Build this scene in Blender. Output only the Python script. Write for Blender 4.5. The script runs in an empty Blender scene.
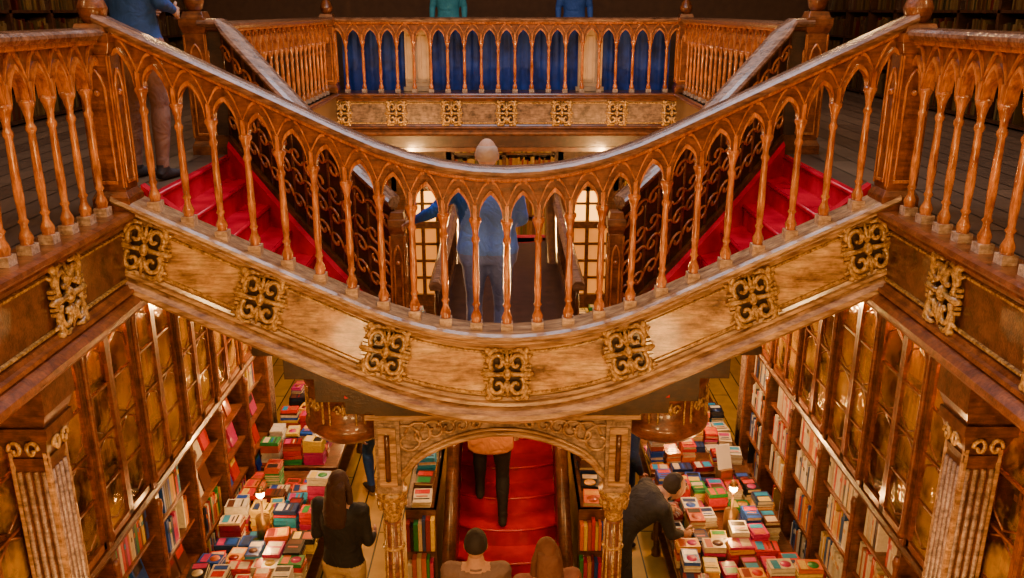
import bpy, math, random
from mathutils import Vector, Matrix
random.seed(7)
R=random.random
def U(a,b): return a+(b-a)*random.random()

# ------------------------------------------------------------------ materials
def newmat(name):
    m=bpy.data.materials.new(name); m.use_nodes=True
    nt=m.node_tree; b=nt.nodes['Principled BSDF']
    return m,nt,b
def wood(name,c1,c2,rough=0.35,scale=(3,3,3),bump=0.15,coat=0.3,ns=4.0,c3=None,grain=(1,8,8),gd=0.45):
    m,nt,b=newmat(name)
    tc=nt.nodes.new('ShaderNodeTexCoord'); mp=nt.nodes.new('ShaderNodeMapping')
    mp.inputs['Scale'].default_value=scale
    nt.links.new(tc.outputs['Object'],mp.inputs[0])
    n=nt.nodes.new('ShaderNodeTexNoise'); n.inputs['Scale'].default_value=ns; n.inputs['Detail'].default_value=7; n.inputs['Roughness'].default_value=0.65
    nt.links.new(mp.outputs[0],n.inputs['Vector'])
    cr=nt.nodes.new('ShaderNodeValToRGB')
    cr.color_ramp.elements[0].position=0.34; cr.color_ramp.elements[0].color=(*c1,1)
    cr.color_ramp.elements[1].position=0.66; cr.color_ramp.elements[1].color=(*c2,1)
    if c3:
        e=cr.color_ramp.elements.new(0.5); e.color=(*c3,1)
    nt.links.new(n.outputs[0],cr.inputs[0])
    mp2=nt.nodes.new('ShaderNodeMapping'); mp2.inputs['Scale'].default_value=grain; nt.links.new(tc.outputs['Object'],mp2.inputs[0])
    g=nt.nodes.new('ShaderNodeTexNoise'); g.inputs['Scale'].default_value=7; g.inputs['Detail'].default_value=6; g.inputs['Roughness'].default_value=.7
    nt.links.new(mp2.outputs[0],g.inputs['Vector'])
    gr=nt.nodes.new('ShaderNodeValToRGB'); gr.color_ramp.elements[0].position=.38; gr.color_ramp.elements[1].position=.58
    gr.color_ramp.elements[0].color=(1-gd,1-gd,1-gd,1); gr.color_ramp.elements[1].color=(1,1,1,1)
    nt.links.new(g.outputs[0],gr.inputs[0])
    mx=nt.nodes.new('ShaderNodeMix'); mx.data_type='RGBA'; mx.blend_type='MULTIPLY'; mx.inputs[0].default_value=1
    nt.links.new(cr.outputs[0],mx.inputs[6]); nt.links.new(gr.outputs[0],mx.inputs[7]); nt.links.new(mx.outputs[2],b.inputs['Base Color'])
    n2=nt.nodes.new('ShaderNodeTexNoise'); n2.inputs['Scale'].default_value=ns*9; n2.inputs['Detail'].default_value=4
    nt.links.new(mp.outputs[0],n2.inputs['Vector'])
    bp=nt.nodes.new('ShaderNodeBump'); bp.inputs['Strength'].default_value=bump; bp.inputs['Distance'].default_value=0.02
    nt.links.new(n2.outputs[0],bp.inputs['Height']); nt.links.new(bp.outputs[0],b.inputs['Normal'])
    b.inputs['Roughness'].default_value=rough; b.inputs['Coat Weight'].default_value=coat; b.inputs['Coat Roughness'].default_value=0.12
    return m
def plain(name,c,rough=0.5,metal=0.0,emit=None,es=0,noise=0.15,ns=8,bump=0.0):
    m,nt,b=newmat(name)
    tc=nt.nodes.new('ShaderNodeTexCoord'); n=nt.nodes.new('ShaderNodeTexNoise'); n.inputs['Scale'].default_value=ns; n.inputs['Detail'].default_value=5
    nt.links.new(tc.outputs['Object'],n.inputs['Vector'])
    cr=nt.nodes.new('ShaderNodeValToRGB'); 
    cr.color_ramp.elements[0].position=.3; cr.color_ramp.elements[1].position=.7
    cr.color_ramp.elements[0].color=(*[x*(1-noise) for x in c],1); cr.color_ramp.elements[1].color=(*[min(1,x*(1+noise)) for x in c],1)
    nt.links.new(n.outputs[0],cr.inputs[0]); nt.links.new(cr.outputs[0],b.inputs['Base Color'])
    b.inputs['Roughness'].default_value=rough; b.inputs['Metallic'].default_value=metal
    if bump:
        bp=nt.nodes.new('ShaderNodeBump'); bp.inputs['Strength'].default_value=bump; bp.inputs['Distance'].default_value=0.02
        nt.links.new(n.outputs[0],bp.inputs['Height']); nt.links.new(bp.outputs[0],b.inputs['Normal'])
    if emit: b.inputs['Emission Color'].default_value=(*emit,1); b.inputs['Emission Strength'].default_value=es
    return m
def attrmat(name,rough=0.45,bump=0.0,ns=30,coat=0.0,mul=0.25):
    m,nt,b=newmat(name)
    a=nt.nodes.new('ShaderNodeAttribute'); a.attribute_name='Col'
    tc=nt.nodes.new('ShaderNodeTexCoord'); n=nt.nodes.new('ShaderNodeTexNoise'); n.inputs['Scale'].default_value=ns; n.inputs['Detail'].default_value=4
    nt.links.new(tc.outputs['Object'],n.inputs['Vector'])
    mx=nt.nodes.new('ShaderNodeMix'); mx.data_type='RGBA'; mx.blend_type='MULTIPLY'; mx.inputs[0].default_value=mul*2
    nt.links.new(a.outputs['Color'],mx.inputs[6]); nt.links.new(n.outputs[0],mx.inputs[7])
    nt.links.new(mx.outputs[2],b.inputs['Base Color'])
    b.inputs['Roughness'].default_value=rough; b.inputs['Coat Weight'].default_value=coat
    if bump:
        n3=nt.nodes.new('ShaderNodeTexNoise'); n3.inputs['Scale'].default_value=7; n3.inputs['Detail'].default_value=3; n3.inputs['Distortion'].default_value=1.0
        nt.links.new(tc.outputs['Object'],n3.inputs['Vector'])
        bp=nt.nodes.new('ShaderNodeBump'); bp.inputs['Strength'].default_value=bump; bp.inputs['Distance'].default_value=0.06
        nt.links.new(n3.outputs[0],bp.inputs['Height']); nt.links.new(bp.outputs[0],b.inputs['Normal'])
    return m
M_BAL=wood('wood_baluster',(.30,.07,.013),(.78,.27,.055),rough=.22,coat=.9,scale=(4,4,2),ns=5,grain=(8,8,1.5),gd=.45)
M_FOOT=wood('sheen_baluster_foot',(.40,.23,.13),(.85,.62,.44),rough=.35,coat=.5,scale=(4,4,4),ns=9)  # pale tone paints the skylight's reflection into the foot colour
M_RAIL=wood('wood_handrail',(.10,.038,.017),(.38,.19,.105),rough=.27,coat=.6,scale=(2,6,6),gd=.5)
M_PLATE=wood('wood_spandrel',(.10,.022,.005),(.32,.095,.02),rough=.35,coat=.5)
M_FASC=wood('worn_wood_fascia',(.15,.058,.018),(.92,.62,.27),rough=.40,scale=(1.3,3,2.2),ns=2.8,c3=(.60,.33,.12),coat=.35,bump=.25,grain=(1.0,6,7),gd=.55)
M_MOLD=wood('worn_wood_moulding',(.20,.085,.03),(.70,.43,.21),rough=.3,scale=(1,6,6),coat=.5,gd=.5)
M_GOLD=wood('gilded_carving',(.16,.065,.015),(.80,.48,.13),rough=.26,ns=14,coat=.7,grain=(8,8,8),gd=.5)
M_DARK=wood('dark_wood',(.020,.007,.002),(.072,.024,.008),rough=.35,coat=.3)
M_MID=wood('brown_wood',(.055,.017,.005),(.21,.070,.018),rough=.28,coat=.5)
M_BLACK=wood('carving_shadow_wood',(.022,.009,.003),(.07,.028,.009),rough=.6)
M_TRAC=wood('tracery_wood',(.14,.075,.045),(.52,.35,.25),rough=.4,ns=8,gd=.5)
M_FARP=wood('far_fascia_wood',(.07,.038,.023),(.34,.21,.13),rough=.4,ns=4,gd=.5)
def plank_mat(name,c1,c2,rough,sc):
    m,nt,b=newmat(name)
    tc=nt.nodes.new('ShaderNodeTexCoord'); mp=nt.nodes.new('ShaderNodeMapping'); mp.inputs['Rotation'].default_value=(0,0,math.pi/2)
    br=nt.nodes.new('ShaderNodeTexBrick'); br.inputs['Scale'].default_value=sc; br.inputs['Brick Width'].default_value=2.2; br.inputs['Row Height'].default_value=.22
    br.inputs['Mortar Size'].default_value=.008; br.inputs['Color1'].default_value=(*c1,1); br.inputs['Color2'].default_value=(*c2,1); br.inputs['Mortar'].default_value=(.015,.008,.004,1)
    nt.links.new(tc.outputs['Object'],mp.inputs[0]); nt.links.new(mp.outputs[0],br.inputs['Vector'])
    n=nt.nodes.new('ShaderNodeTexNoise'); n.inputs['Scale'].default_value=6; n.inputs['Detail'].default_value=6
    nt.links.new(tc.outputs['Object'],n.inputs['Vector'])
    mx=nt.nodes.new('ShaderNodeMix'); mx.data_type='RGBA'; mx.blend_type='MULTIPLY'; mx.inputs[0].default_value=.6
    nt.links.new(br.outputs['Color'],mx.inputs[6]); nt.links.new(n.outputs[0],mx.inputs[7]); nt.links.new(mx.outputs[2],b.inputs['Base Color'])
    b.inputs['Roughness'].default_value=rough
    return m
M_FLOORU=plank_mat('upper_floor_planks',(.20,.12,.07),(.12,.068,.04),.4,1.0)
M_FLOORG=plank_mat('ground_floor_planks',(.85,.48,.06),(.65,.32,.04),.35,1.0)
M_WALL=plain('plaster_wall_brown',(.10,.045,.018),.8)
M_RED=plain('crimson_stair_lacquer',(.52,.003,.025),.24,noise=.35,ns=5,bump=.1)
M_BLUE=plain('blue_cloth',(.005,.03,.22),.7,noise=.5,ns=6,bump=.4)
M_CREAM=plain('cream_paint',(.50,.34,.18),.5,noise=.15)
M_BOOK=attrmat('book_covers',.30,0,40,.3,.25)
M_BODY=attrmat('clothes_and_skin',.75,.5,60,0,.15)
M_GLOW=plain('lit_window_glass',(.9,.45,.08),.4,emit=(1,.40,.035),es=4.5,noise=.1)
M_GLOW2=plain('lit_amber_glass',(.6,.28,.05),.3,emit=(1,.30,.025),es=.75,noise=.3,ns=3)
M_STRIP=plain('cabinet_fill_strip',(1,.8,.5),.4,emit=(1,.44,.08),es=110,noise=0)  # added glow inside the cases to brighten the panes
M_BULB=plain('glowing_bulb',(1,.8,.5),.4,emit=(1,.5,.15),es=60,noise=0)
M_BRASS=plain('aged_brass',(.45,.26,.08),.3,metal=.9,noise=.3)
M_CARD=plain('white_card',(.8,.74,.62),.6,noise=.05)
def glassmat():
    m,nt,b=newmat('antique_cabinet_glass')
    out=[n for n in nt.nodes if n.type=='OUTPUT_MATERIAL'][0]
    tc=nt.nodes.new('ShaderNodeTexCoord')
    n=nt.nodes.new('ShaderNodeTexNoise'); n.inputs['Scale'].default_value=2.2; n.inputs['Detail'].default_value=6; n.inputs['Roughness'].default_value=.65; nt.links.new(tc.outputs['Object'],n.inputs['Vector'])
    cr=nt.nodes.new('ShaderNodeValToRGB'); cr.color_ramp.elements[0].position=.42; cr.color_ramp.elements[0].color=(.03,.016,.005,1); cr.color_ramp.elements[1].position=.6; cr.color_ramp.elements[1].color=(.80,.50,.08,1)
    nt.links.new(n.outputs[0],cr.inputs[0]); nt.links.new(cr.outputs[0],b.inputs['Base Color'])
    b.inputs['Roughness'].default_value=.10
    n2=nt.nodes.new('ShaderNodeTexNoise'); n2.inputs['Scale'].default_value=10; nt.links.new(tc.outputs['Object'],n2.inputs['Vector'])
    bp=nt.nodes.new('ShaderNodeBump'); bp.inputs['Strength'].default_value=.35; bp.inputs['Distance'].default_value=.02; nt.links.new(n2.outputs[0],bp.inputs['Height']); nt.links.new(bp.outputs[0],b.inputs['Normal'])
    t=nt.nodes.new('ShaderNodeBsdfTransparent'); t.inputs[0].default_value=(1,.80,.42,1)
    mx=nt.nodes.new('ShaderNodeMixShader'); mx.inputs[0].default_value=.34
    nt.links.new(t.outputs[0],mx.inputs[1]); nt.links.new(b.outputs[0],mx.inputs[2]); nt.links.new(mx.outputs[0],out.inputs['Surface'])
    return m
M_GLASS=glassmat()

# ------------------------------------------------------------------ mesh builder
BOXF=[(0,3,2,1),(4,5,6,7),(0,1,5,4),(1,2,6,5),(2,3,7,6),(3,0,4,7)]
class MB:
    def __init__(s): s.v=[];s.f=[];s.m=[];s.c=[];s.s=[]
    def add(s,vs,fs,mat=0,col=(1,1,1),M=None,smooth=False):
        o=len(s.v)
        if M is None: s.v+= [tuple(p) for p in vs]
        else: s.v+= [tuple(M@Vector(p)) for p in vs]
        for f in fs:
            s.f.append(tuple(i+o for i in f)); s.m.append(mat); s.c.append(col); s.s.append(smooth)
    def box(s,x0,x1,y0,y1,z0,z1,mat=0,col=(1,1,1),M=None):
        if x0>x1:x0,x1=x1,x0
        if y0>y1:y0,y1=y1,y0
        if z0>z1:z0,z1=z1,z0
        s.add([(x0,y0,z0),(x1,y0,z0),(x1,y1,z0),(x0,y1,z0),(x0,y0,z1),(x1,y0,z1),(x1,y1,z1),(x0,y1,z1)],BOXF,mat,col,M)
    def lathe(s,prof,c=(0,0,0),seg=10,mat=0,col=(1,1,1),M=None,smooth=True):
        vs=[];fs=[];c=Vector(c)
        for r,z in prof:
            for k in range(seg):
                a=2*math.pi*(k+.5)/seg
                vs.append((c.x+r*math.cos(a),c.y+r*math.sin(a),c.z+z))
        n=len(prof)
        for i in range(n-1):
            for k in range(seg):
                k2=(k+1)%seg
                fs.append((i*seg+k,i*seg+k2,(i+1)*seg+k2,(i+1)*seg+k))
        fs.append(tuple(range(seg))[::-1]); fs.append(tuple((n-1)*seg+k for k in range(seg)))
        s.add(vs,fs,mat,col,M,smooth)
    def sweep(s,path,prof,ns,mat=0,col=(1,1,1)):
        m=len(prof); vs=[];fs=[]
        for i,p in enumerate(path):
            n=ns[i] if isinstance(ns,list) else ns
            for a,b in prof: vs.append(Vector(p)+Vector(n)*a+Vector((0,0,b)))
        for i in range(len(path)-1):
            for k in range(m):
                k2=(k+1)%m
                fs.append((i*m+k,i*m+k2,(i+1)*m+k2,(i+1)*m+k))
        fs.append(tuple(range(m))[::-1]); fs.append(tuple((len(path)-1)*m+k for k in range(m)))
        s.add(vs,fs,mat,col)
    def tube(s,path,rad,seg=8,mat=0,col=(1,1,1),M=None,flat=1.0,ref=None,smooth=True):
        path=[Vector(p) for p in path]; n=len(path)
        if not isinstance(rad,(list,tuple)): rad=[rad]*n
        vs=[];fs=[]
        ref=Vector(ref) if ref else None
        prev=None
        for i,p in enumerate(path):
            t=(path[min(i+1,n-1)]-path[max(i-1,0)])
            if t.length<1e-9: t=Vector((0,0,1))
            t.normalize()
            if ref is not None: u=ref-t*ref.dot(t)
            elif prev is not None: u=prev-t*prev.dot(t)
            else:
                q=Vector((0,1,0)) if abs(t.y)<.9 else Vector((1,0,0)); u=q-t*q.dot(t)
            if u.length<1e-6: u=Vector((1,0,0))-t*t.x
            u.normalize(); prev=u; w=t.cross(u)
            r=rad[i]; ru,rw=(r if isinstance(r,(tuple,list)) else (r,r*flat))
            for k in range(seg):
                a=2*math.pi*k/seg
                vs.append(p+u*(ru*math.cos(a))+w*(rw*math.sin(a)))
        for i in range(n-1):
            for k in range(seg):
                k2=(k+1)%seg
                fs.append((i*seg+k,i*seg+k2,(i+1)*seg+k2,(i+1)*seg+k))
        fs.append(tuple(range(seg))[::-1]); fs.append(tuple((n-1)*seg+k for k in range(seg)))
        s.add(vs,fs,mat,col,M,smooth)
    def ball(s,c,r,mat=0,col=(1,1,1),seg=12,rings=8,M=None,fn=None):
        if not isinstance(r,(tuple,list)): r=(r,r,r)
        vs=[];fs=[]
        for i in range(rings+1):
            th=math.pi*i/rings
            for k in range(seg):
                a=2*math.pi*k/seg
                d=Vector((math.sin(th)*math.cos(a),math.sin(th)*math.sin(a),math.cos(th)))
                if fn: d=fn(d)
                vs.append((c[0]+r[0]*d[0],c[1]+r[1]*d[1],c[2]+r[2]*d[2]))
        for i in range(rings):
            for k in range(seg):
                k2=(k+1)%seg
                fs.append((i*seg+k,(i+1)*seg+k,(i+1)*seg+k2,i*seg+k2))
        s.add(vs,fs,mat,col,M,True)
    def prism(s,poly,y0,y1,mat=0,col=(1,1,1),M=None):
        n=len(poly)
        vs=[(p[0],y0,p[1]) for p in poly]+[(p[0],y1,p[1]) for p in poly]
        fs=[tuple(range(n)),tuple(range(2*n-1,n-1,-1))]
        for i in range(n):
            j=(i+1)%n; fs.append((i,n+i,n+j,j))
        s.add(vs,fs,mat,col,M)
    def hexa(s,p,mat=0):
        s.add(p,BOXF,mat)
    def obj(s,name,mats,parent=None,bevel=0,recalc=True):
        me=bpy.data.meshes.new(name); me.from_pydata(s.v,[],s.f)
        for m in mats: me.materials.append(m)
        me.polygons.foreach_set('material_index',s.m); me.polygons.foreach_set('use_smooth',s.s)
        ca=me.color_attributes.new('Col','FLOAT_COLOR','CORNER')
        buf=[]
        for f,c in zip(s.f,s.c): buf+= [c[0],c[1],c[2],1.0]*len(f)
        ca.data.foreach_set('color',buf)
        me.update()
        if recalc:
            import bmesh
            bm=bmesh.new(); bm.from_mesh(me); bmesh.ops.recalc_face_normals(bm,faces=bm.faces); bm.to_mesh(me); bm.free()
        ob=bpy.data.objects.new(name,me); bpy.context.scene.collection.objects.link(ob)
        if parent: ob.parent=parent
        if bevel:
            b=ob.modifiers.new('bevel','BEVEL'); b.width=bevel; b.segments=2; b.limit_method='ANGLE'
        return ob
def empty(name,loc=(0,0,0)):
    e=bpy.data.objects.new(name,None); bpy.context.scene.collection.objects.link(e); e.location=loc; e.empty_display_size=.1
    return e

# ------------------------------------------------------------------ ornament
def ornament_mesh():
    mb=MB()
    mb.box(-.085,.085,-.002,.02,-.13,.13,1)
    for sx in (-1,1):
        for sz in (-1,1):
            pts=[];rr=[]
            for i in range(24):
                t=i/23; a=-.9+t*6.6; r=.056*(1-.80*t)
                pts.append((sx*(.058+r*math.cos(a)*.95),-.020-.014*t,sz*(.078+r*math.sin(a)*1.25))); rr.append(.0175-.006*t)
            mb.tube(pts,rr,6,0)
            mb.tube([(sx*.110,-.012,sz*.05),(sx*.122,-.02,sz*.09),(sx*.11,-.024,sz*.145),(sx*.075,-.026,sz*.165),(sx*.03,-.024,sz*.158)],[.010,.016,.02,.017,.009],6,0)
            mb.ball((sx*.118,-.02,sz*.158),.022,0,seg=8,rings=6)
            mb.tube([(sx*.11,-.015,sz*.12),(sx*.14,-.02,sz*.115),(sx*.16,-.012,sz*.13)],[.014,.012,.005],6,0)
        mb.tube([(sx*.02,-.02,0),(sx*.07,-.028,.0),(sx*.135,-.02,0),(sx*.165,-.014,0)],[.018,.014,.024,.008],6,0)
        for zz in (-.055,-.03,.03,.055):
            mb.box(sx*.11,sx*.148,-.028,0,zz-.008,zz+.008,0)
    mb.ball((0,-.022,0),(.028,.028,.042),0)
    for sz in (-1,1):
        for a in (-.7,0,.7):
            mb.tube([(0,-.02,sz*.04),(math.sin(a)*.03,-.032,sz*(.05+.045*math.cos(a))),(math.sin(a)*.045,-.02,sz*(.055+.105*math.cos(a)))],[.009,.017,.005],6,0)
    o=mb.obj('tmp',[M_GOLD,M_BLACK]); me=o.data; bpy.data.objects.remove(o)
    return me
ORN=ornament_mesh()
def put_orn(parent,loc,rotz=0,scale=1.0,shear=0):
    o=bpy.data.objects.new('carved_scroll_ornament',ORN); bpy.context.scene.collection.objects.link(o)
    o.parent=parent; o.location=loc; o.rotation_euler=(0,shear,rotz); o.scale=(scale,)*3
    return o

# ------------------------------------------------------------------ balustrades
BALP=[(.034,.04),(.029,.055),(.034,.075),(.031,.088),(.018,.118),(.017,.14),(.026,.155),(.017,.17),(.0225,.28),(.0175,.54),(.025,.555),(.025,.57),(.017,.585),(.019,.615),(.030,.66),(.038,.675),(.038,.69),(.028,.70)]
RAILP=[(-.07,.945),(.07,.945),(.078,.955),(.088,.968),(.088,.985),(.07,1.0),(.035,1.008),(-.035,1.008),(-.07,1.0),(-.088,.985),(-.088,.968),(-.078,.955)]
RAILP2=[(-.042,.92),(.042,.92),(.052,.93),(.052,.945),(-.052,.945),(-.052,.93)]
def balustrade(parent,pts,n,skip_ends=True,seg=10,N=10):
    n=Vector(n); pts=[Vector(p) for p in pts]
    mb=MB()
    rng=pts[1:-1] if skip_ends else pts
    for p in rng:
        mb.lathe(BALP,p,seg)
        t=(pts[1]-pts[0]); ang=math.atan2(t.y,t.x)
        M=Matrix.Translation(p)@Matrix.Rotation(ang,4,'Z')
        mb.box(-.036,.036,-.036,.036,-.04,.045,1,M=M)
    mb.obj('balusters',[M_BAL,M_FOOT],parent)
    ar=MB()
    def emit(A,B,us,lo,hi,th,mat):
        vs=[];fs=[]
        for i,u in enumerate(us):
            P=A.lerp(B,u)
            for zz,yy in ((lo[i],-th),(hi[i],-th),(hi[i],th),(lo[i],th)):
                vs.append(P+n*yy+Vector((0,0,zz)))
        for i in range(len(us)-1):
            for k in range(4):
                k2=(k+1)%4; fs.append((i*4+k,i*4+k2,(i+1)*4+k2,(i+1)*4+k))
        fs.append((0,1,2,3)); e=(len(us)-1)*4; fs.append((e+3,e+2,e+1,e))
        ar.add(vs,fs,mat)
    SP=.69; AP=.155; TOP=.92
    for i in range(len(pts)-1):
        A,B=pts[i],pts[i+1]
        us=[];h=[]
        for k in range(2*N+1):
            u=.12+.76*k/(2*N); t=(u-.12)/.38; t=t if t<=1 else 2-t
            us.append(u); h.append(SP+AP*math.sqrt(max(0,1-(1-t/2)**2))/.866)
        emit(A,B,us,h,[TOP]*len(us),.012,1)
        emit(A,B,[0,.12],[SP,SP],[TOP,TOP],.014,1)
        emit(A,B,[.88,1],[SP,SP],[TOP,TOP],.014,1)
        emit(A,B,us,[x-.004 for x in h],[min(x+.022,TOP) for x in h],.032,0)
        us2=[];h2=[]
        for k in range(N+1):
            t=k/N; us2.append(.0+.5*t*.9); h2.append(.775+.135*math.sin(t*math.pi/2))
        emit(A,B,us2,[z-.006 for z in h2],[min(z+.012,TOP) for z in h2],.026,0)
        emit(A,B,[1-u for u in us2][::-1],[z-.006 for z in h2][::-1],[min(z+.012,TOP) for z in h2][::-1],.026,0)
        emit(A,B,[0,.06],[SP,SP],[.78,.78],.034,0); emit(A,B,[.94,1],[SP,SP],[.78,.78],.034,0)
    ar.obj('gothic_arcade',[M_BAL,M_PLATE],parent)
    rl=MB()
    rl.sweep(pts,RAILP,n,0); rl.sweep(pts,RAILP2,n,1)
    rl.obj('handrail',[M_RAIL,M_BAL],parent)
def lin(a,b,n):
    a=Vector(a);b=Vector(b); return [a.lerp(b,i/n) for i in range(n+1)]
TOPM=[(-.12,-.002),(.085,-.002),(.115,-.012),(.122,-.03),(.112,-.045),(.085,-.055),(.09,-.07),(.06,-.085),(.03,-.10),(.02,-.125),(-.12,-.125)]
PANM=[(-.12,-.125),(.0,-.125),(.0,-.45),(-.12,-.45)]
BEAD1=[(0,-.14),(.014,-.146),(.014,-.158),(0,-.164)]
BEAD2=[(0,-.42),(.014,-.424),(.014,-.436),(0,-.442)]
BOTM=[(-.12,-.45),(.02,-.45),(.03,-.47),(.055,-.475),(.06,-.495),(.04,-.505),(.075,-.52),(.10,-.545),(.105,-.575),(.085,-.60),(-.12,-.61)]
def fascia(parent,path,n,panelmat,moldmat=None,name='fascia'):
    moldmat=moldmat or M_MOLD
    f=MB(); n=Vector(n)
    f.sweep(path,TOPM,n,0); f.sweep(path,PANM,n,1); f.sweep(path,BOTM,n,0)
    f.sweep(path,BEAD1,n,2); f.sweep(path,BEAD2,n,2)
    f.obj(name,[moldmat,panelmat,M_GOLD],parent)
def newel(parent,x,y,z0=-.05,h=1.1,w=.09,name='newel_post',finial=True):
    p=MB()
    def sq(a,b,z,z2): 
        p.add([(x-a,y-a,z),(x+a,y-a,z),(x+a,y+a,z),(x-a,y+a,z),(x-b,y-b,z2),(x+b,y-b,z2),(x+b,y+b,z2),(x-b,y+b,z2)],BOXF,0)
    sq(w*1.25,w*1.25,z0,z0+.10); sq(w*1.25,w,z0+.10,z0+.14); sq(w,w,z0+.14,z0+h-.16); sq(w*1.05,w*1.3,z0+h-.16,z0+h-.10); sq(w*1.3,w*1.3,z0+h-.10,z0+h-.05)
    sq(w*1.1,w*.9,z0+h-.05,z0+h); 
    if finial: p.lathe([(w*.5,0),(w*.8,.03),(w*.95,.08),(w*.7,.14),(w*.3,.2),(.004,.25)],(x,y,z0+h),12)
    for k in range(4):
        M=Matrix.Translation((x,y,0))@Matrix.Rotation(k*math.pi/2,4,'Z')
        zt=z0+h-.24
        for s in (-1,1):
            p.tube([(s*w*.55,-w-.004,z0+.2),(s*w*.55,-w-.004,zt-.10),(s*w*.35,-w-.004,zt-.04),(0,-w-.004,zt)],.009,6,1,M=M)
            p.box(s*w*.88,s*w,-w-.01,-w,z0+.16,z0+h-.17,1,M=M)
        p.box(-w*.6,w*.6,-w-.012,-w,z0+.18,z0+.2,1,M=M)
        p.ball((0,-w-.004,zt-.13),.018,1,M=M,seg=8,rings=6)
    return p.obj(name,[M_PLATE,M_BAL],parent,bevel=.004)

YB=5.0
def zb(x):
    a=.9;k=.2633;x=abs(x)
    return -.772+(k*x*x if x<a else k*a*a+(x-a)*.474)
br=empty('curved_stair_bridge')
sp=.1872
bp=[Vector((i*sp,YB,zb(i*sp))) for i in range(-12,13)]
balustrade(br,bp,(0,-1,0),seg=12,N=12)
path=[Vector((x,YB,zb(x))) for x in [-2.27+4.54*i/60 for i in range(61)]]
fascia(br,path,(0,-1,0),M_FASC)
for x in (-2.15,-1.49,-.75,0,.75,1.49,2.15):
    sl=(zb(x+.05)-zb(x-.05))/.1
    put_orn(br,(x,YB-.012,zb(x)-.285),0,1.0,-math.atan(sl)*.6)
for s in (-1,1): newel(br,s*2.27,YB,-.03,1.06,.085,'corner_newel')
ap=MB()
for s in (-1,1):
    ap.prism([(s*2.24,-.15),(s*.8,-1.10),(0,-1.10),(0,-1.42),(s*.86,-1.42),(s*2.24,-.38)],5.125,5.15,0)
ap.obj('apron_board',[M_DARK],br)
# ---- stairs
st=empty('red_carpet_staircase')
s_=MB()
NS=8; xr=.19; rz=1.3/NS
def yback(x):
    x=abs(x); t=max(0,min(1,(x-.56)/(2.2-.56)))
    return 5.95+1.0*(t**1.5)
for s in (-1,1):
    for i in range(NS+1):
        xa=2.24 if i==0 else 2.2-(i-1)*xr
        xb=2.2-i*xr
        if i==NS: xb=.55
        z=-i*rz
        for (za,zc,mm) in ((z,max(z-.17,-1.41),0),(max(z-.17,-1.41),max(z-.36,-1.42),1)):
            if za-zc<.005: continue
            s_.hexa([(s*xb,5.155,zc),(s*xa,5.155,zc),(s*xa,yback(xa),zc),(s*xb,yback(xb),zc),
                 (s*xb,5.155,za),(s*xa,5.155,za),(s*xa,yback(xa),za),(s*xb,yback(xb),za)],mm if i<NS else 1)
        if i<NS: s_.tube([(s*xb,5.16,z-.012),(s*xb,yback(xb)-.01,z-.012)],.016,8,0)
    s_.prism([(s*2.2,.10),(s*1.1,-.80),(s*1.1,-1.0),(s*2.2,-.1)],5.155,5.22,0)
    kp=[Vector((s*(2.2-q*.13),yback(2.2-q*.13)-.06,-(q*.13)/xr*rz-.0)) for q in range(11)]
    s_.sweep(kp,[(-.05,-.16),(.05,-.16),(.05,.08),(.0,.11),(-.05,.08)],(0,-1,0),0)
s_.box(-.56,.56,5.155,6.05,-1.42,-1.3,1)
s_.box(-.5,.5,6.05,9.3,-1.42,-1.3,1)
CN=16; y0=5.6; ry=.238; rr=2.7/CN
for i in range(CN):
    y=y0+i*ry; z0=-4+i*rr; bow=.09
    xs=[-.42+.84*k/8 for k in range(9)]
    vs=[];fs=[]
    for x in xs:
        yf=y-bow*(1-(x/.42)**2)
        vs+= [(x,yf,z0-.05),(x,yf,z0+rr),(x,y+ry+.02,z0+rr),(x,y+ry+.02,z0-.05)]
    for k in range(8):
        for q in range(4):
            q2=(q+1)%4; fs.append((k*4+q,k*4+q2,(k+1)*4+q2,(k+1)*4+q))
    fs.append((0,1,2,3)); fs.append((35,34,33,32))
    s_.add(vs,fs,0)
    s_.tube([(x,y-bow*(1-(x/.42)**2)-.004,z0+rr-.012) for x in xs],.014,6,0)
for s in (-1,1):
    s_.add([(s*.42,5.5,-4),(s*.50,5.5,-4),(s*.50,9.4,-1.3),(s*.42,9.4,-1.3),(s*.42,5.5,-3.3),(s*.50,5.5,-3.3),(s*.50,9.4,-.6),(s*.42,9.4,-.6)],[(0,1,2,3),(4,7,6,5),(0,4,5,1),(1,5,6,2),(2,6,7,3),(3,7,4,0)],1)
    s_.tube([(s*.46,5.45,-3.27),(s*.46,7.5,-1.87),(s*.46,9.4,-.58)],.055,10,2)
    s_.lathe([(.09,0),(.09,.1),(.06,.14),(.07,.5),(.05,.75),(.09,.8),(.09,.86),(.05,.92),(.01,.98)],(s*.46,5.42,-4),12,1)
s_.obj('steps_and_stringers',[M_RED,M_DARK,M_MID],st)
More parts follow.
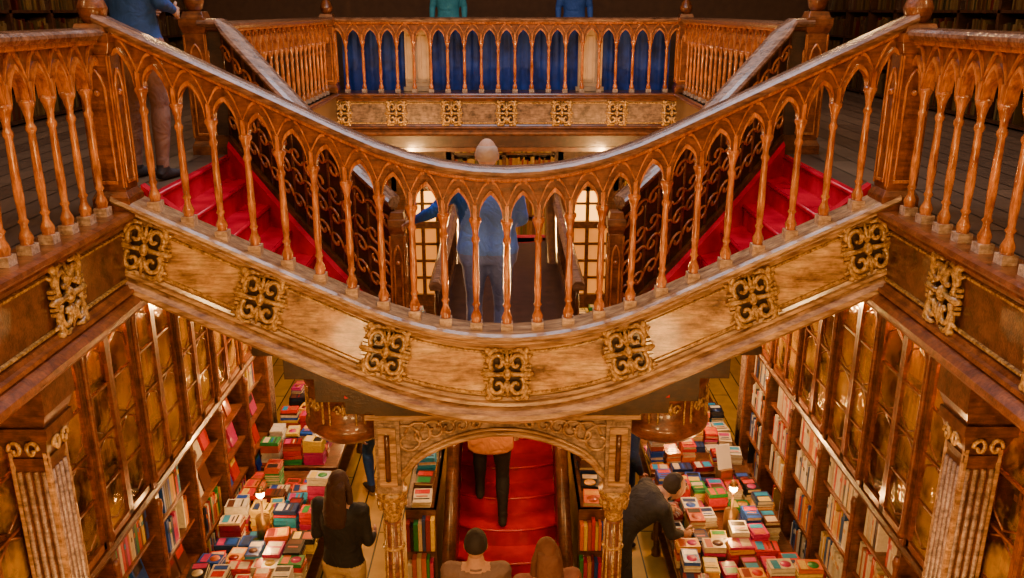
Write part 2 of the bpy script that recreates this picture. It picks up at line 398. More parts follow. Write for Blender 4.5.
for s in (-1,1):
    xsn=[2.36]+[2.2-i*.1 for i in range(15)]
    def zl(x): return .0 if x>2.2 else -(2.2-x)/xr*rz if x>.68 else -1.3
    pth=[Vector((s*x,yback(min(x,2.2))+.04,max(zl(x),-1.3)+.03)) for x in xsn]
    nrm=[]
    for i in range(len(pth)):
        t=pth[min(i+1,len(pth)-1)]-pth[max(i-1,0)]; n=Vector((t.y,-t.x,0)); n.normalize()
        if n.y>0: n=-n
        nrm.append(n)
    b=MB()
    b.sweep(pth,RAILP,nrm,0); b.sweep(pth,RAILP2,nrm,1)
    b.sweep(pth,[(-.04,-.30),(.04,-.30),(.05,0),(.04,.12),(-.04,.12)],nrm,1)
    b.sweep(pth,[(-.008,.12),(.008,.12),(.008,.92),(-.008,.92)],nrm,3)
    for i in range(1,len(pth)-1,1):
        p=pth[i]; 
        b.lathe([(.02,.12),(.014,.3),(.02,.45),(.014,.6),(.02,.93)],p,8,1 if i%2 else 2)
        tdir=(pth[i+1]-pth[i]); 
        for sg,cz,q in ((1,.25,1),(-1,.43,1),(1,.6,-1),(-1,.78,1)):
            pts=[]
            for k in range(14):
                t=k/13;a=t*7; r=.062*(1-.8*t)
                c0=p+tdir*.5+nrm[i]*.025
                pts.append(c0+tdir*(sg*r*math.cos(a)/.1)*.9+Vector((0,0,cz+q*r*math.sin(a))))
            b.tube(pts,.011,5,4)
    b.obj('carved_curved_banister',[M_RAIL,M_MID,M_PLATE,M_BLACK,M_BAL],st)
    newel(st,s*2.40,7.02,-.03,1.12,.08)
    newel(st,s*.78,6.03,-1.32,1.06,.05,finial=False)
for s in (-1,1):
    b=MB(); pth=[Vector((s*.53,6.1,-1.3)),Vector((s*.53,9.3,-1.3))]
    b.sweep(pth,[(-.04,.42),(.04,.42),(.05,.46),(.02,.49),(-.02,.49),(-.05,.46)],(1,0,0),0)
    b.sweep(pth,[(-.03,-.12),(.03,-.12),(.03,.08),(-.03,.08)],(1,0,0),1)
    for i in range(20):
        b.lathe([(.02,0),(.013,.1),(.02,.25),(.013,.35),(.02,.43)],(s*.53,6.2+i*.16,-1.3),8,1)
    b.obj('walkway_rail',[M_RAIL,M_MID],st)
for s in (-1,1):
    d=MB(); c=(s*1.12,5.66,0)
    d.lathe([(.29,-1.10),(.29,-1.30),(.315,-1.32),(.315,-1.36),(.29,-1.38),(.29,-1.62),(.315,-1.64),(.325,-1.68),(.315,-1.71),(.29,-1.74),(.25,-1.775),(.15,-1.80),(.01,-1.81)],c,36,0)
    for k in range(8):
        a=2*math.pi*k/8-math.pi/2; M=Matrix.Translation((c[0]+.292*math.cos(a),c[1]+.292*math.sin(a),-1.50))@Matrix.Rotation(a+math.pi/2,4,'Z')
        for sx in (-1,1):
            pts=[(sx*(.035+.028*math.cos(t*.55)*(1-t/16)),-.006,.045*math.sin(t*.55)*(1-t/16)) for t in range(13)]
            d.tube(pts,.010,6,1,M=M)
        d.ball((0,0,0),(.016,.016,.05),1,M=M,seg=8,rings=5)
        d.box(-.095,-.085,-.008,.005,-.11,.11,1,M=M)
        d.box(.085,.095,-.008,.005,-.11,.11,1,M=M)
    d.obj('turned_stair_drum',[M_PLATE,M_GOLD],st)

# portal arch with columns
po=empty('carved_wooden_archway')
a=MB(); YA=5.40; xc=.79
N=28
def archz(x):
    t=min(1,abs(x)/.70); return -1.66-.27*(t**2.0)-.08*max(0,(t-.8)/.2)**2
vs=[];fs=[]
for i in range(N+1):
    x=-.72+1.44*i/N
    for z,y in ((archz(x),YA-.05),(-1.50,YA-.05),(-1.50,YA+.05),(archz(x),YA+.05)): vs.append((x,y,z))
for i in range(N):
    for q in range(4):
        q2=(q+1)%4; fs.append((i*4+q,i*4+q2,(i+1)*4+q2,(i+1)*4+q))
a.add(vs,fs,2)
for off,r in ((.0,.022),(.035,.012)):
    a.tube([(-.72+1.44*i/N,YA-.06,archz(-.72+1.44*i/N)+off) for i in range(N+1)],r,8,3)
for i in range(15):
    x=-.66+1.32*i/14
    if abs(x)>.1:
        w=(-1.54-archz(x))*.36; cz=(-1.53+archz(x)+.04)/2; sg=1 if x>0 else -1
        pts=[(x+sg*w*math.cos(t/12*7)*(1-t/16),YA-.06,cz+w*math.sin(t/12*7)*(1-t/16)) for t in range(14)]
        a.tube(pts,.011,6,3)
a.box(-.95,.95,YA-.10,YA+.09,-1.54,-1.43,0)
a.box(-.93,.93,YA-.12,YA-.10,-1.53,-1.49,3)
for s in (-1,1):
    x=s*xc
    a.box(x-.085,x+.085,YA-.085,YA+.085,-2.12,-1.53,2)
    a.box(x-.06,x+.06,YA-.10,YA-.08,-2.05,-1.60,3)
    a.tube([(x,YA-.105,-2.0),(x,YA-.105,-1.75),(x,YA-.105,-1.65)],.02,6,0)
    a.lathe([(.062,-2.36),(.07,-2.34),(.062,-2.32),(.075,-2.26),(.105,-2.17),(.115,-2.15),(.115,-2.11)],(x,YA,0),16,1)
    for k in range(10):
        an=2*math.pi*k/10
        a.ball((x+.088*math.cos(an),YA+.088*math.sin(an),-2.22),(.022,.022,.045),1,seg=8,rings=6)
    prof=[(.13,-4),(.13,-3.88),(.10,-3.84),(.11,-3.8),(.075,-3.75),(.068,-3.1),(.06,-2.36)]
    a.lathe(prof,(x,YA,0),16,4)
    for k in range(8):
        an=2*math.pi*k/8
        a.tube([(x+.066*math.cos(an),YA+.066*math.sin(an),-3.7),(x+.06*math.cos(an),YA+.06*math.sin(an),-2.38)],.010,6,1)
    for z in (-2.6,-3.3):
        a.lathe([(.066,z),(.082,z+.015),(.066,z+.03)],(x,YA,0),16,1)
ao=a.obj('arch_and_columns',[M_MID,M_GOLD,M_TRAC,M_MOLD,M_PLATE],po); ao.location.x=-.03

# --- side galleries
for s in (-1,1):
    g=empty('gallery_balustrade')
    pts=lin((s*2.27,YB-.02,0),(s*2.27,YB-.02-.2*21,0),21)
    balustrade(g,pts,(-s,0,0),seg=10,N=8)
    fascia(g,[Vector((s*2.27,YB+.1,0)),Vector((s*2.27,.6,0))],(-s,0,0),M_MID,M_PLATE)
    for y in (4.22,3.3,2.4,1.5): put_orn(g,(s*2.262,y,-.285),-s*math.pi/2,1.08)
g=empty('far_gallery_balustrade')
balustrade(g,lin((-2.46,12.45,0),(2.46,12.45,0),21),(0,-1,0),seg=8,N=5)
fascia(g,[Vector((-2.46,12.45,0)),Vector((2.46,12.45,0))],(0,-1,0),M_FARP,M_MID)
f=MB(); f.box(-2.5,2.5,12.36,12.6,-.8,-.6,0); f.box(-2.5,2.5,12.33,12.6,-.82,-.76,1); f.obj('lower_cornice',[M_DARK,M_MID],g)
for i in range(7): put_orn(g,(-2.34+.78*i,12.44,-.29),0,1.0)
for s in (-1,1):
    newel(g,s*2.46,12.45,-.03,1.08,.09)
    g2=empty('rear_side_balustrade')
    balustrade(g2,lin((s*2.46,7.25,0),(s*2.46,12.35,0),22),(-s,0,0),seg=8,N=5)
    fascia(g2,[Vector((s*2.46,7.15,0)),Vector((s*2.46,12.35,0))],(-s,0,0),M_DARK,M_MID)

# --- floors, walls
f=MB()
for s in (-1,1):
    f.box(s*2.39,s*5.2,-2,15.5,-.6,-.002,0)
    f.box(s*2.245,s*2.39,5.125,7.14,-.6,-.002,0)
f.box(-2.38,2.38,12.57,15.5,-.6,-.002,0); f.box(-2.38,2.38,-2,.05,-.6,-.002,0)
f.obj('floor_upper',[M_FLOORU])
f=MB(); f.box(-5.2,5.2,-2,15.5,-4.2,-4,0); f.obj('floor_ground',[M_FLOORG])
for nm,bx in (('wall_left',(-5.4,-5.2,-2,15.5)),('wall_right',(5.2,5.4,-2,15.5)),('wall_back',(-5.4,5.4,15.5,15.7)),('wall_front',(-5.4,5.4,-2.2,-2))):
    f=MB(); f.box(*bx,-4.2,4.6,0); f.obj(nm,[M_WALL])
f=MB()
f.box(-5.4,-2.2,-2.2,15.7,4.6,4.8,0);f.box(2.2,5.4,-2.2,15.7,4.6,4.8,0);f.box(-2.2,2.2,-2.2,2,4.6,4.8,0);f.box(-2.2,2.2,11,15.7,4.6,4.8,0)
f.obj('ceiling',[M_WALL])
sky=MB(); sky.box(-2.2,2.2,2,11,4.65,4.68,0)
for i in range(7): sky.box(-2.2,2.2,2+i*1.5-.03,2+i*1.5+.03,4.58,4.65,1)
for i in range(5): sky.box(-2.2+i*1.1-.03,-2.2+i*1.1+.03,2,11,4.58,4.65,1)
M_SKY=plain('stained_skylight',(.8,.85,1),.4,emit=(.75,.85,1),es=.5,noise=.1)
sky.obj('window_skylight',[M_SKY,M_DARK])

# ------------------------------------------------------------------ books
PAL=[(.75,.025,.012),(.85,.76,.56),(.02,.10,.55),(.95,.42,.02),(.03,.30,.07),(.85,.66,.38),(.015,.015,.02),(.65,.03,.20),(.03,.34,.65),(.95,.66,.05),(.80,.17,.02),(.85,.76,.56),(.28,.012,.015),(.12,.04,.02),(.02,.05,.18),(.55,.10,.03)]
PALOLD=[(.52,.30,.06),(.6,.38,.10),(.32,.14,.03),(.38,.04,.02),(.12,.12,.03),(.75,.50,.14),(.18,.07,.02),(.7,.45,.10)]
PALW=[(.90,.84,.68),(.85,.76,.56),(.90,.84,.68),(.72,.56,.34),(.65,.04,.02),(.85,.52,.1),(.04,.12,.38),(.84,.78,.64),(.03,.03,.03),(.6,.18,.04)]
def row(mb,s,xface,y0,y1,z,hmax,pal,depth=.17,skip=.04):
    y=y0
    while y<y1-.05:
        w=U(.018,.045)
        if R()<skip: y+=U(.05,.2); continue
        h=hmax*U(.72,.98); dd=depth*U(.8,1)
        c=random.choice(pal); k=U(.7,1.1); c=tuple(min(1,q*k) for q in c)
        mb.box(xface,xface+s*dd,y,y+w-.003,z,z+h,0,c)
        if R()<.5:
            mb.box(xface-s*.0015,xface,y+.003,y+w-.006,z+h*.6,z+h*.75,0,random.choice(pal))
        y+=w
def stack(mb,x,y,z,n,pal,w=.15,l=.21,ang=None):
    a=U(-.12,.12) if ang is None else ang
    zz=z
    c=random.choice(pal)
    for i in range(n):
        t=U(.015,.035); M=Matrix.Translation((x+U(-.005,.005),y+U(-.005,.005),zz))@Matrix.Rotation(a+U(-.06,.06),4,'Z')
        if R()<.3: c=random.choice(pal)
        mb.box(-w/2,w/2,-l/2,l/2,0,.003,0,c,M); mb.box(-w/2,w/2,-l/2,l/2,t-.003,t,0,c,M)
        mb.box(-w/2,-w/2+.004,-l/2,l/2,0,t,0,c,M)
        if R()<.5: mb.box(-w/2,w/2,-l/2,-l/2+.004,0,t,0,c,M)
        mb.box(-w/2+.004,w/2-.004,-l/2+.005,l/2-.004,.003,t-.003,0,(.7,.56,.34),M)
        zz+=t
    M=Matrix.Translation((x,y,zz))@Matrix.Rotation(a,4,'Z')
    c2=random.choice(pal)
    mb.box(-w*.40,w*.40,l*.10,l*.40,0,.0015,0,c2,M)
    k=random.choice([0,1,2])
    if k==0: mb.box(-w*.36,w*.36,-l*.42,-l*.02,0,.0015,0,random.choice(pal),M)
    elif k==1: mb.lathe([(w*.32,0),(w*.32,.0015)],(0,-l*.18,0),12,0,random.choice(pal),M)
    else:
        mb.box(-w*.42,w*.42,-l*.3,-l*.22,0,.0015,0,(.03,.03,.03),M); mb.box(-w*.3,w*.3,-l*.12,-l*.04,0,.0015,0,random.choice(pal),M)

def pilaster(parent,x,py):
    p=MB()
    p.box(x-.12,x+.12,py-.12,py+.12,-4,-3.7,0); p.box(x-.09,x+.09,py-.09,py+.09,-3.7,-.95,0)
    for k in range(4):
        M=Matrix.Translation((x,py,0))@Matrix.Rotation(k*math.pi/2,4,'Z')
        for dx in (-.062,-.02,.02,.062):
            p.tube([(dx,-.09,-3.6),(dx,-.09,-1.12)],.014,6,1,M=M)
        for dx in (-.085,.085): p.box(dx-.008,dx+.008,-.10,-.085,-3.68,-1.0,2,M=M)
        for sx in (-1,1):
            p.tube([(sx*(.04+.035*math.cos(t*.5)*(1-t/18)),-.125,-.98+.05*math.sin(t*.5)*(1-t/18)) for t in range(14)],.011,6,3,M=M)
    for (r0,r1,z0,z1) in ((.095,.10,-1.08,-1.04),(.09,.125,-1.04,-.92),(.135,.135,-.92,-.86),(.12,.15,-.86,-.78),(.155,.155,-.78,-.63)):
        p.add([(x-r0,py-r0,z0),(x+r0,py-r0,z0),(x+r0,py+r0,z0),(x-r0,py+r0,z0),(x-r1,py-r1,z1),(x+r1,py-r1,z1),(x+r1,py+r1,z1),(x-r1,py+r1,z1)],BOXF,0)
    p.obj('carved_pilaster',[M_MID,M_TRAC,M_MOLD,M_GOLD],parent)
def bookcase(s,pal):
    e=empty('glazed_bookcase')
    X=2.55; Y0=2.6; Y1=8.35; bay=.72
    w=MB(); D=.30
    nb=int(round((Y1-Y0)/bay)); bay=(Y1-Y0)/nb
    pth=[Vector((s*X,Y0,-.62)),Vector((s*X,Y1,-.62))]
    w.sweep(pth,[(-D,0),(.14,0),(.16,-.03),(.12,-.06),(.13,-.08),(.06,-.12),(.02,-.16),(-D,-.16)],(-s,0,0),0)
    w.sweep(pth,[(.0,-.165),(.03,-.17),(.03,-.19),(0,-.20)],(-s,0,0),3)
    w.box(s*(X+D),s*(X+D+.03),Y0,Y1,-4,-.65,1)
    w.sweep([Vector((s*X,Y0,-2.15)),Vector((s*X,Y1,-2.15))],[(-D,0),(.03,0),(.05,-.02),(.04,-.05),(.01,-.07),(-D,-.07)],(-s,0,0),0)
    w.box(s*(X-.04),s*(X+D),Y0,Y1,-4,-3.88,0)
    for i in range(nb+1):
        y=Y0+i*bay
        w.box(s*(X-.035),s*(X+D),y-.03,y+.03,-4,-.75,0)
        w.lathe([(.022,0),(.03,.04),(.018,.08),(.018,1.2),(.03,1.26),(.022,1.3)],(s*(X-.04),y,-2.1),8,2)
        w.lathe([(.022,0),(.03,.04),(.018,.08),(.018,1.5),(.03,1.56),(.022,1.6)],(s*(X-.04),y,-3.85),8,2)
    gl=MB(); lt=MB()
    for i in range(nb):
        ya=Y0+i*bay+.03; yb=ya+bay-.06
        lt.box(s*(X+.03),s*(X+.05),ya+.02,yb-.02,-.845,-.835,0)
        for half in (0,1):
            a=ya+half*(yb-ya)/2; b=a+(yb-ya)/2
            x0=s*(X-.02);x1=s*(X+.015)
            w.box(x0,x1,a+.002,a+.032,-2.14,-.80,2); w.box(x0,x1,b-.032,b-.002,-2.14,-.80,2)
            w.box(x0,x1,a,b,-2.14,-2.09,2); w.box(x0,x1,a,b,-.86,-.80,2)
            m=(a+b)/2
            for z in (-1.78,-1.47,-1.16):
                w.box(s*(X-.012),s*(X+.008),a+.03,b-.03,z-.008,z+.008,2)
            for sg in (-1,1):
                for z in (-1.47,-.87):
                    w.tube([(s*X,m+sg*(b-a)*.40,z-.16),(s*X,m+sg*(b-a)*.34,z-.07),(s*X,m,z-.01)],.007,5,2)
                    w.tube([(s*X,m+sg*(b-a)*.40,z-.44),(s*X,m+sg*(b-a)*.34,z-.52),(s*X,m,z-.58)],.007,5,2)
            gl.box(s*(X+.001),s*(X+.004),a+.03,b-.03,-2.09,-.86,0)
        for z in (-2.08,-1.78,-1.48,-1.18):
            w.box(s*(X+.10),s*(X+D),ya,yb,z-.02,z,1)
        for z in (-3.86,-3.52,-3.18,-2.84,-2.50):
            w.box(s*(X),s*(X+D),ya,yb,z-.025,z,2)
    w.obj('bookcase_frame',[M_MID,M_DARK,M_PLATE,M_GOLD],e)
    gl.obj('bookcase_glass',[M_GLASS],e); lt.obj('fill_strips',[M_STRIP],e)
    bk=MB()
    for i in range(nb):
        ya=Y0+i*bay+.04; yb=ya+bay-.08
        for z in (-2.08,-1.78,-1.48,-1.18): row(bk,s,s*(X+.11),ya,yb,z,.26,PALOLD)
        for z in (-3.86,-3.52,-3.18,-2.84,-2.50):
            if s<0 and R()<.55:
                y=ya
                while y<yb-.15:
                    wd=U(.13,.17); c=random.choice(PAL); hh=U(.2,.26)
                    M=Matrix.Translation((s*(X+.06),y,z))@Matrix.Rotation(s*.22,4,'Y')
                    bk.box(-.012,.012,0,wd,0,hh,0,c,M)
                    bk.box(-s*.0125,-s*.0135,.02,wd-.02,hh*.55,hh*.85,0,random.choice(PAL),M)
                    y+=wd+U(.02,.06)
            else: row(bk,s,s*(X+.02),ya,yb,z,.29,pal)
    bk.obj('shelved_books',[M_BOOK],e)
    pilaster(e,s*2.40,3.98); pilaster(e,s*2.60,8.46)
bookcase(-1,PAL); bookcase(1,PALW)

def table(x0,x1,y0,y1,h=.78,dens=1.0,maxn=9):
    e=empty('book_display_table')
    t=MB(); z=-4+h
    t.box(x0,x1,y0,y1,z-.04,z,0); t.box(x0+.06,x1-.06,y0+.06,y1-.06,z-.16,z-.04,0)
    ny=max(2,int((y1-y0)/1.2)+1)
    for i in range(ny):
        y=y0+.1+(y1-y0-.2)*i/(ny-1)
        for x in (x0+.1,x1-.1): t.lathe([(.05,0),(.05,.05),(.03,.1),(.045,.3),(.03,.5),(.05,h-.16),(.05,h-.04)],(x,y,-4),10,0)
    t.box(x0+.1,x1-.1,y0+.1,y1-.1,-3.78,-3.75,0)
    t.obj('table_frame',[M_MID],e,bevel=.006)
    b=MB(); y=y0+.10
    while y<y1-.08:
        x=x0+.08; base=random.randint(1,maxn)
        horiz=R()<.3
        while x<x1-.06:
            if R()<.45: base=random.randint(1,maxn)
            if R()<dens:
                if horiz: stack(b,x+.02,y,z+.001,max(1,base+random.randint(-1,1)),PAL,w=U(.12,.145),l=U(.17,.20),ang=math.pi/2+U(-.1,.1))
                else: stack(b,x,y,z+.001,max(1,base+random.randint(-1,1)),PAL,w=U(.11,.145),l=U(.17,.205))
            x+=.212 if horiz else .158
        y+=.162 if horiz else .218
    b.obj('stacked_books',[M_BOOK],e)
    b=MB(); y=y0+.2
    while y<y1-.2:
        stack(b,(x0+.28 if x0>0 else x1-.28),y,-3.749,random.randint(3,8),PAL); y+=.25
    b.obj('lower_books',[M_BOOK],e)
table(-2.44,-1.62,5.55,7.55,.80,.96,10)
table(-2.44,-1.68,7.62,9.5,.80,.96,10)
table(1.36,2.38,5.55,7.4,.80,.95,9)
table(1.40,2.38,7.47,9.3,.80,.95,10)
table(-2.3,-1.2,10.0,12.2,.8,.95,8)
table(1.0,2.3,10.0,12.2,.8,.95,8)
for (x,y) in ((2.02,7.15),(1.62,8.6)):
    m=MB(); M=Matrix.Translation((x,y,-2.97))@Matrix.Rotation(.3,4,'Z')
    m.box(-.06,.06,-.05,.05,-.228,.012,1,M=M)
    m.hexa([tuple(M@Vector(p)) for p in ((-.07,-.02,.01),(.07,-.02,.01),(.07,-.005,.01),(-.07,-.005,.01),(-.07,.06,.22),(.07,.06,.22),(.07,.07,.22),(-.07,.07,.22))],0)
    m.obj('card_sign_holder',[M_CARD,M_BRASS])
for s in (-1,1):
    e=empty('low_book_shelf'); w=MB(); b=MB()
    xa=s*.56; xb=s*.80; Y0=5.95;Y1=8.4
    for z in (-4,-3.66,-3.32,-2.98,-2.66): w.box(xa,xb,Y0,Y1,z,z+.03,0)
    for i in range(5): 
        y=Y0+(Y1-Y0)*i/4; w.box(xa,xb,y-.015,y+.015,-4,-2.63,0)
    w.box(xa,xa+s*.02,Y0,Y1,-4,-2.63,0)
    w.box(xa,xb,Y0-.02,Y0-.0,-4,-2.63,0)
    w.obj('shelf_frame',[M_MID],e)
    for z in (-3.97,-3.63,-3.29,-2.95): 
        for i in range(4):
            row(b,-s,xb-s*.01,Y0+(Y1-Y0)*i/4+.02,Y0+(Y1-Y0)*(i+1)/4-.02,z,.28,PAL,.16)
        x=min(xa,xb)+.01
        while x<max(xa,xb)-.03:
            ww=U(.02,.04); b.box(x,x+ww-.003,Y0-.10,Y0-.021,z,z+U(.2,.28),0,random.choice(PAL)); x+=ww
    y=Y0+.12
    while y<Y1: stack(b,(xa+xb)/2,y,-2.63,random.randint(1,7),PAL); y+=.24
    b.obj('shelf_books',[M_BOOK],e)

# ------------------------------------------------------------------ rear ground wall
e=empty('rear_shop_bookcase'); w=MB(); b=MB()
YR=14.3
for (xa,xb) in ((-5,-1.95),(-.9,.82),(1.9,5)):
    w.box(xa,xb,YR+.3,YR+.34,-4,-.75,0)
    n=max(1,round((xb-xa)/.8))
    for i in range(n+1):
        x=xa+(xb-xa)*i/n; w.box(x-.03,x+.03,YR,YR+.3,-4,-.75,1)
    for z in (-3.95,-3.6,-3.25,-2.9,-2.55,-2.2,-1.85,-1.5,-1.15):
        w.box(xa,xb,YR,YR+.3,z-.03,z,1)
        x=xa+.04
        while x<xb-.05:
            ww=U(.02,.05); h=.3*U(.7,.95); b.box(x,x+ww-.003,YR+.03,YR+.2,z,z+h,0,random.choice(PALOLD)); x+=ww
w.box(-5,5,YR-.05,YR+.34,-.78,-.60,1)
w.obj('case_frame',[M_DARK,M_MID],e); b.obj('case_books',[M_BOOK],e)
for k,xc_ in ((1,-1.42),(2,1.36)):
    d=MB(); hw=.50
    d.box(xc_-hw,xc_-hw+.08,YR-.03,YR+.1,-4,-.8,0); d.box(xc_+hw-.08,xc_+hw,YR-.03,YR+.1,-4,-.8,0)
    d.box(xc_-hw,xc_+hw,YR-.03,YR+.1,-1.78,-.8,0); d.box(xc_-hw,xc_+hw,YR-.04,YR+.1,-2.42,-2.30,0)
    d.box(xc_-.03,xc_+.03,YR-.03,YR+.06,-4,-1.7,0)
    for z in (-3.3,-3.0,-2.7,-2.0): d.box(xc_-hw,xc_+hw,YR-.01,YR+.04,z-.02,z+.02,0)
    for x in (-.25,.25): d.box(xc_+x-.03,xc_+x+.03,YR-.01,YR+.04,-3.6,-1.7,0)
    d.box(xc_-hw+.05,xc_+hw-.05,YR-.02,YR+.05,-4,-3.6,0)
    d.box(xc_-hw+.05,xc_+hw-.05,YR+.05,YR+.06,-3.6,-2.4,2)
    d.box(xc_-hw+.05,xc_-.25,YR-.02,YR+.06,-2.32,-1.76,0); d.box(xc_+.25,xc_+hw-.05,YR-.02,YR+.06,-2.32,-1.76,0)
    d.box(xc_-.25,xc_+.25,YR+.05,YR+.06,-2.32,-1.76,1)
    d.obj('door_%d'%k,[M_MID,M_GLOW,M_GLOW2])
for s in (-1,1):
    e=empty('upper_wall_bookcase'); w=MB(); b=MB()
    w.box(s*5.15,s*5.19,0,15,0,3,0)
    for i in range(19): w.box(s*4.85,s*5.15,i*.8+.1,i*.8+.15,0,3,1)
    for z in (0.05,.4,.75,1.1,1.45,1.8,2.15): 
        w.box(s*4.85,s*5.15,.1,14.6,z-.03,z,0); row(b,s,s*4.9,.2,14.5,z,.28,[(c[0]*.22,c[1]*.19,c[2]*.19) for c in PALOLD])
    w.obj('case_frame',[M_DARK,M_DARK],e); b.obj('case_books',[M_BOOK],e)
c=MB()
vs=[];fs=[];n=160
for i in range(n+1):
    x=-2.33+4.66*i/n; y=12.76+.03*math.sin(i*.8)+.012*math.sin(i*2.1)
    vs+=[(x,y,0.0),(x,y-.01,.92)]
for i in range(n): fs.append((2*i,2*i+2,2*i+3,2*i+1))
c.add(vs,fs,0,smooth=True); c.obj('blue_drape',[M_BLUE],recalc=False)
for x in (-1.26,1.18):
    p=MB(); p.box(x-.2,x+.2,12.58,12.69,0,.06,0); p.box(x-.17,x+.17,12.59,12.68,.06,.82,0); p.box(x-.2,x+.2,12.575,12.69,.82,.87,0)
    for q in (-.1,.0,.1): p.box(x+q-.035,x+q+.035,12.58,12.59,.12,.76,0)
    p.obj('cream_pedestal',[M_CREAM],bevel=.005)

# ------------------------------------------------------------------ lamps
def lamp(x,y,z):
    m=MB(); m.lathe([(.06,-.2),(.06,.012),(.012,.03),(.009,.22),(.02,.24)],(x,y,z),12,0)
    m.lathe([(.02,.29),(.035,.25),(.037,.25),(.022,.293)],(x,y,z),12,0)
    m.ball((x,y,z+.225),.034,1); m.obj('table_lamp',[M_BRASS,M_BULB])
    l=bpy.data.lights.new('lamp_light','POINT'); l.energy=16; l.color=(1,.5,.15); l.shadow_soft_size=.04
    o=bpy.data.objects.new('lamp_light',l); o.location=(x,y,z+.16); bpy.context.scene.collection.objects.link(o)
lamp(-2.05,6.33,-2.95); lamp(1.9,6.40,-2.95); lamp(1.75,8.2,-2.95); lamp(-1.78,8.9,-2.95)
def pt(name,loc,e,col=(1,.48,.14),r=.12):
    l=bpy.data.lights.new(name,'POINT'); l.energy=e; l.color=col; l.shadow_soft_size=r
    o=bpy.data.objects.new(name,l); o.location=loc; bpy.context.scene.collection.objects.link(o)
def area(name,loc,target,e,sx,sy,col):
    l=bpy.data.lights.new(name,'AREA'); l.shape='RECTANGLE'; l.size=sx; l.size_y=sy; l.energy=e; l.color=col
    o=bpy.data.objects.new(name,l); o.location=loc; d=Vector(target)-Vector(loc); o.rotation_euler=d.to_track_quat('-Z','Y').to_euler(); bpy.context.scene.collection.objects.link(o)
pt('under_gallery_fill',(0,1.0,-1.4),200,(1,.5,.15),r=.3)  # added fill light below the camera, out of view
for s in (-1,1):
    pt('aisle_light',(s*1.75,7.7,-1.5),140,(1,.50,.16),r=.05)  # added point light for a warm glow over the tables, no fixture
    pt('aisle_light',(s*1.5,11.0,-1.0),140,r=.05)
    pt('bookcase_fill',(s*1.3,3.0,-1.6),80,(1,.5,.15),r=.2)  # unseen fill added in the atrium to light the bookcase fronts
    pt('stair_fill',(s*.25,6.3,-1.8),18,r=.04)  # added light under the landing to brighten the red steps
    pt('gallery_fill',(s*3.6,3.5,2.4),50,(1,.56,.22),.12)  # added unseen light that lifts the upper gallery floor
    pt('gallery_fill',(s*2.9,9.5,2.8),95,(1,.56,.22),.12)  # same added fill, further back
    pt('front_fill',(s*1.3,-.3,2.9),430,(1,.57,.20),.22)  # added warm front light behind the camera, no chandelier hangs there
area('skylight',(0,6.5,4.5),(0,6.5,0),250,2.5,5,(.80,.84,1))

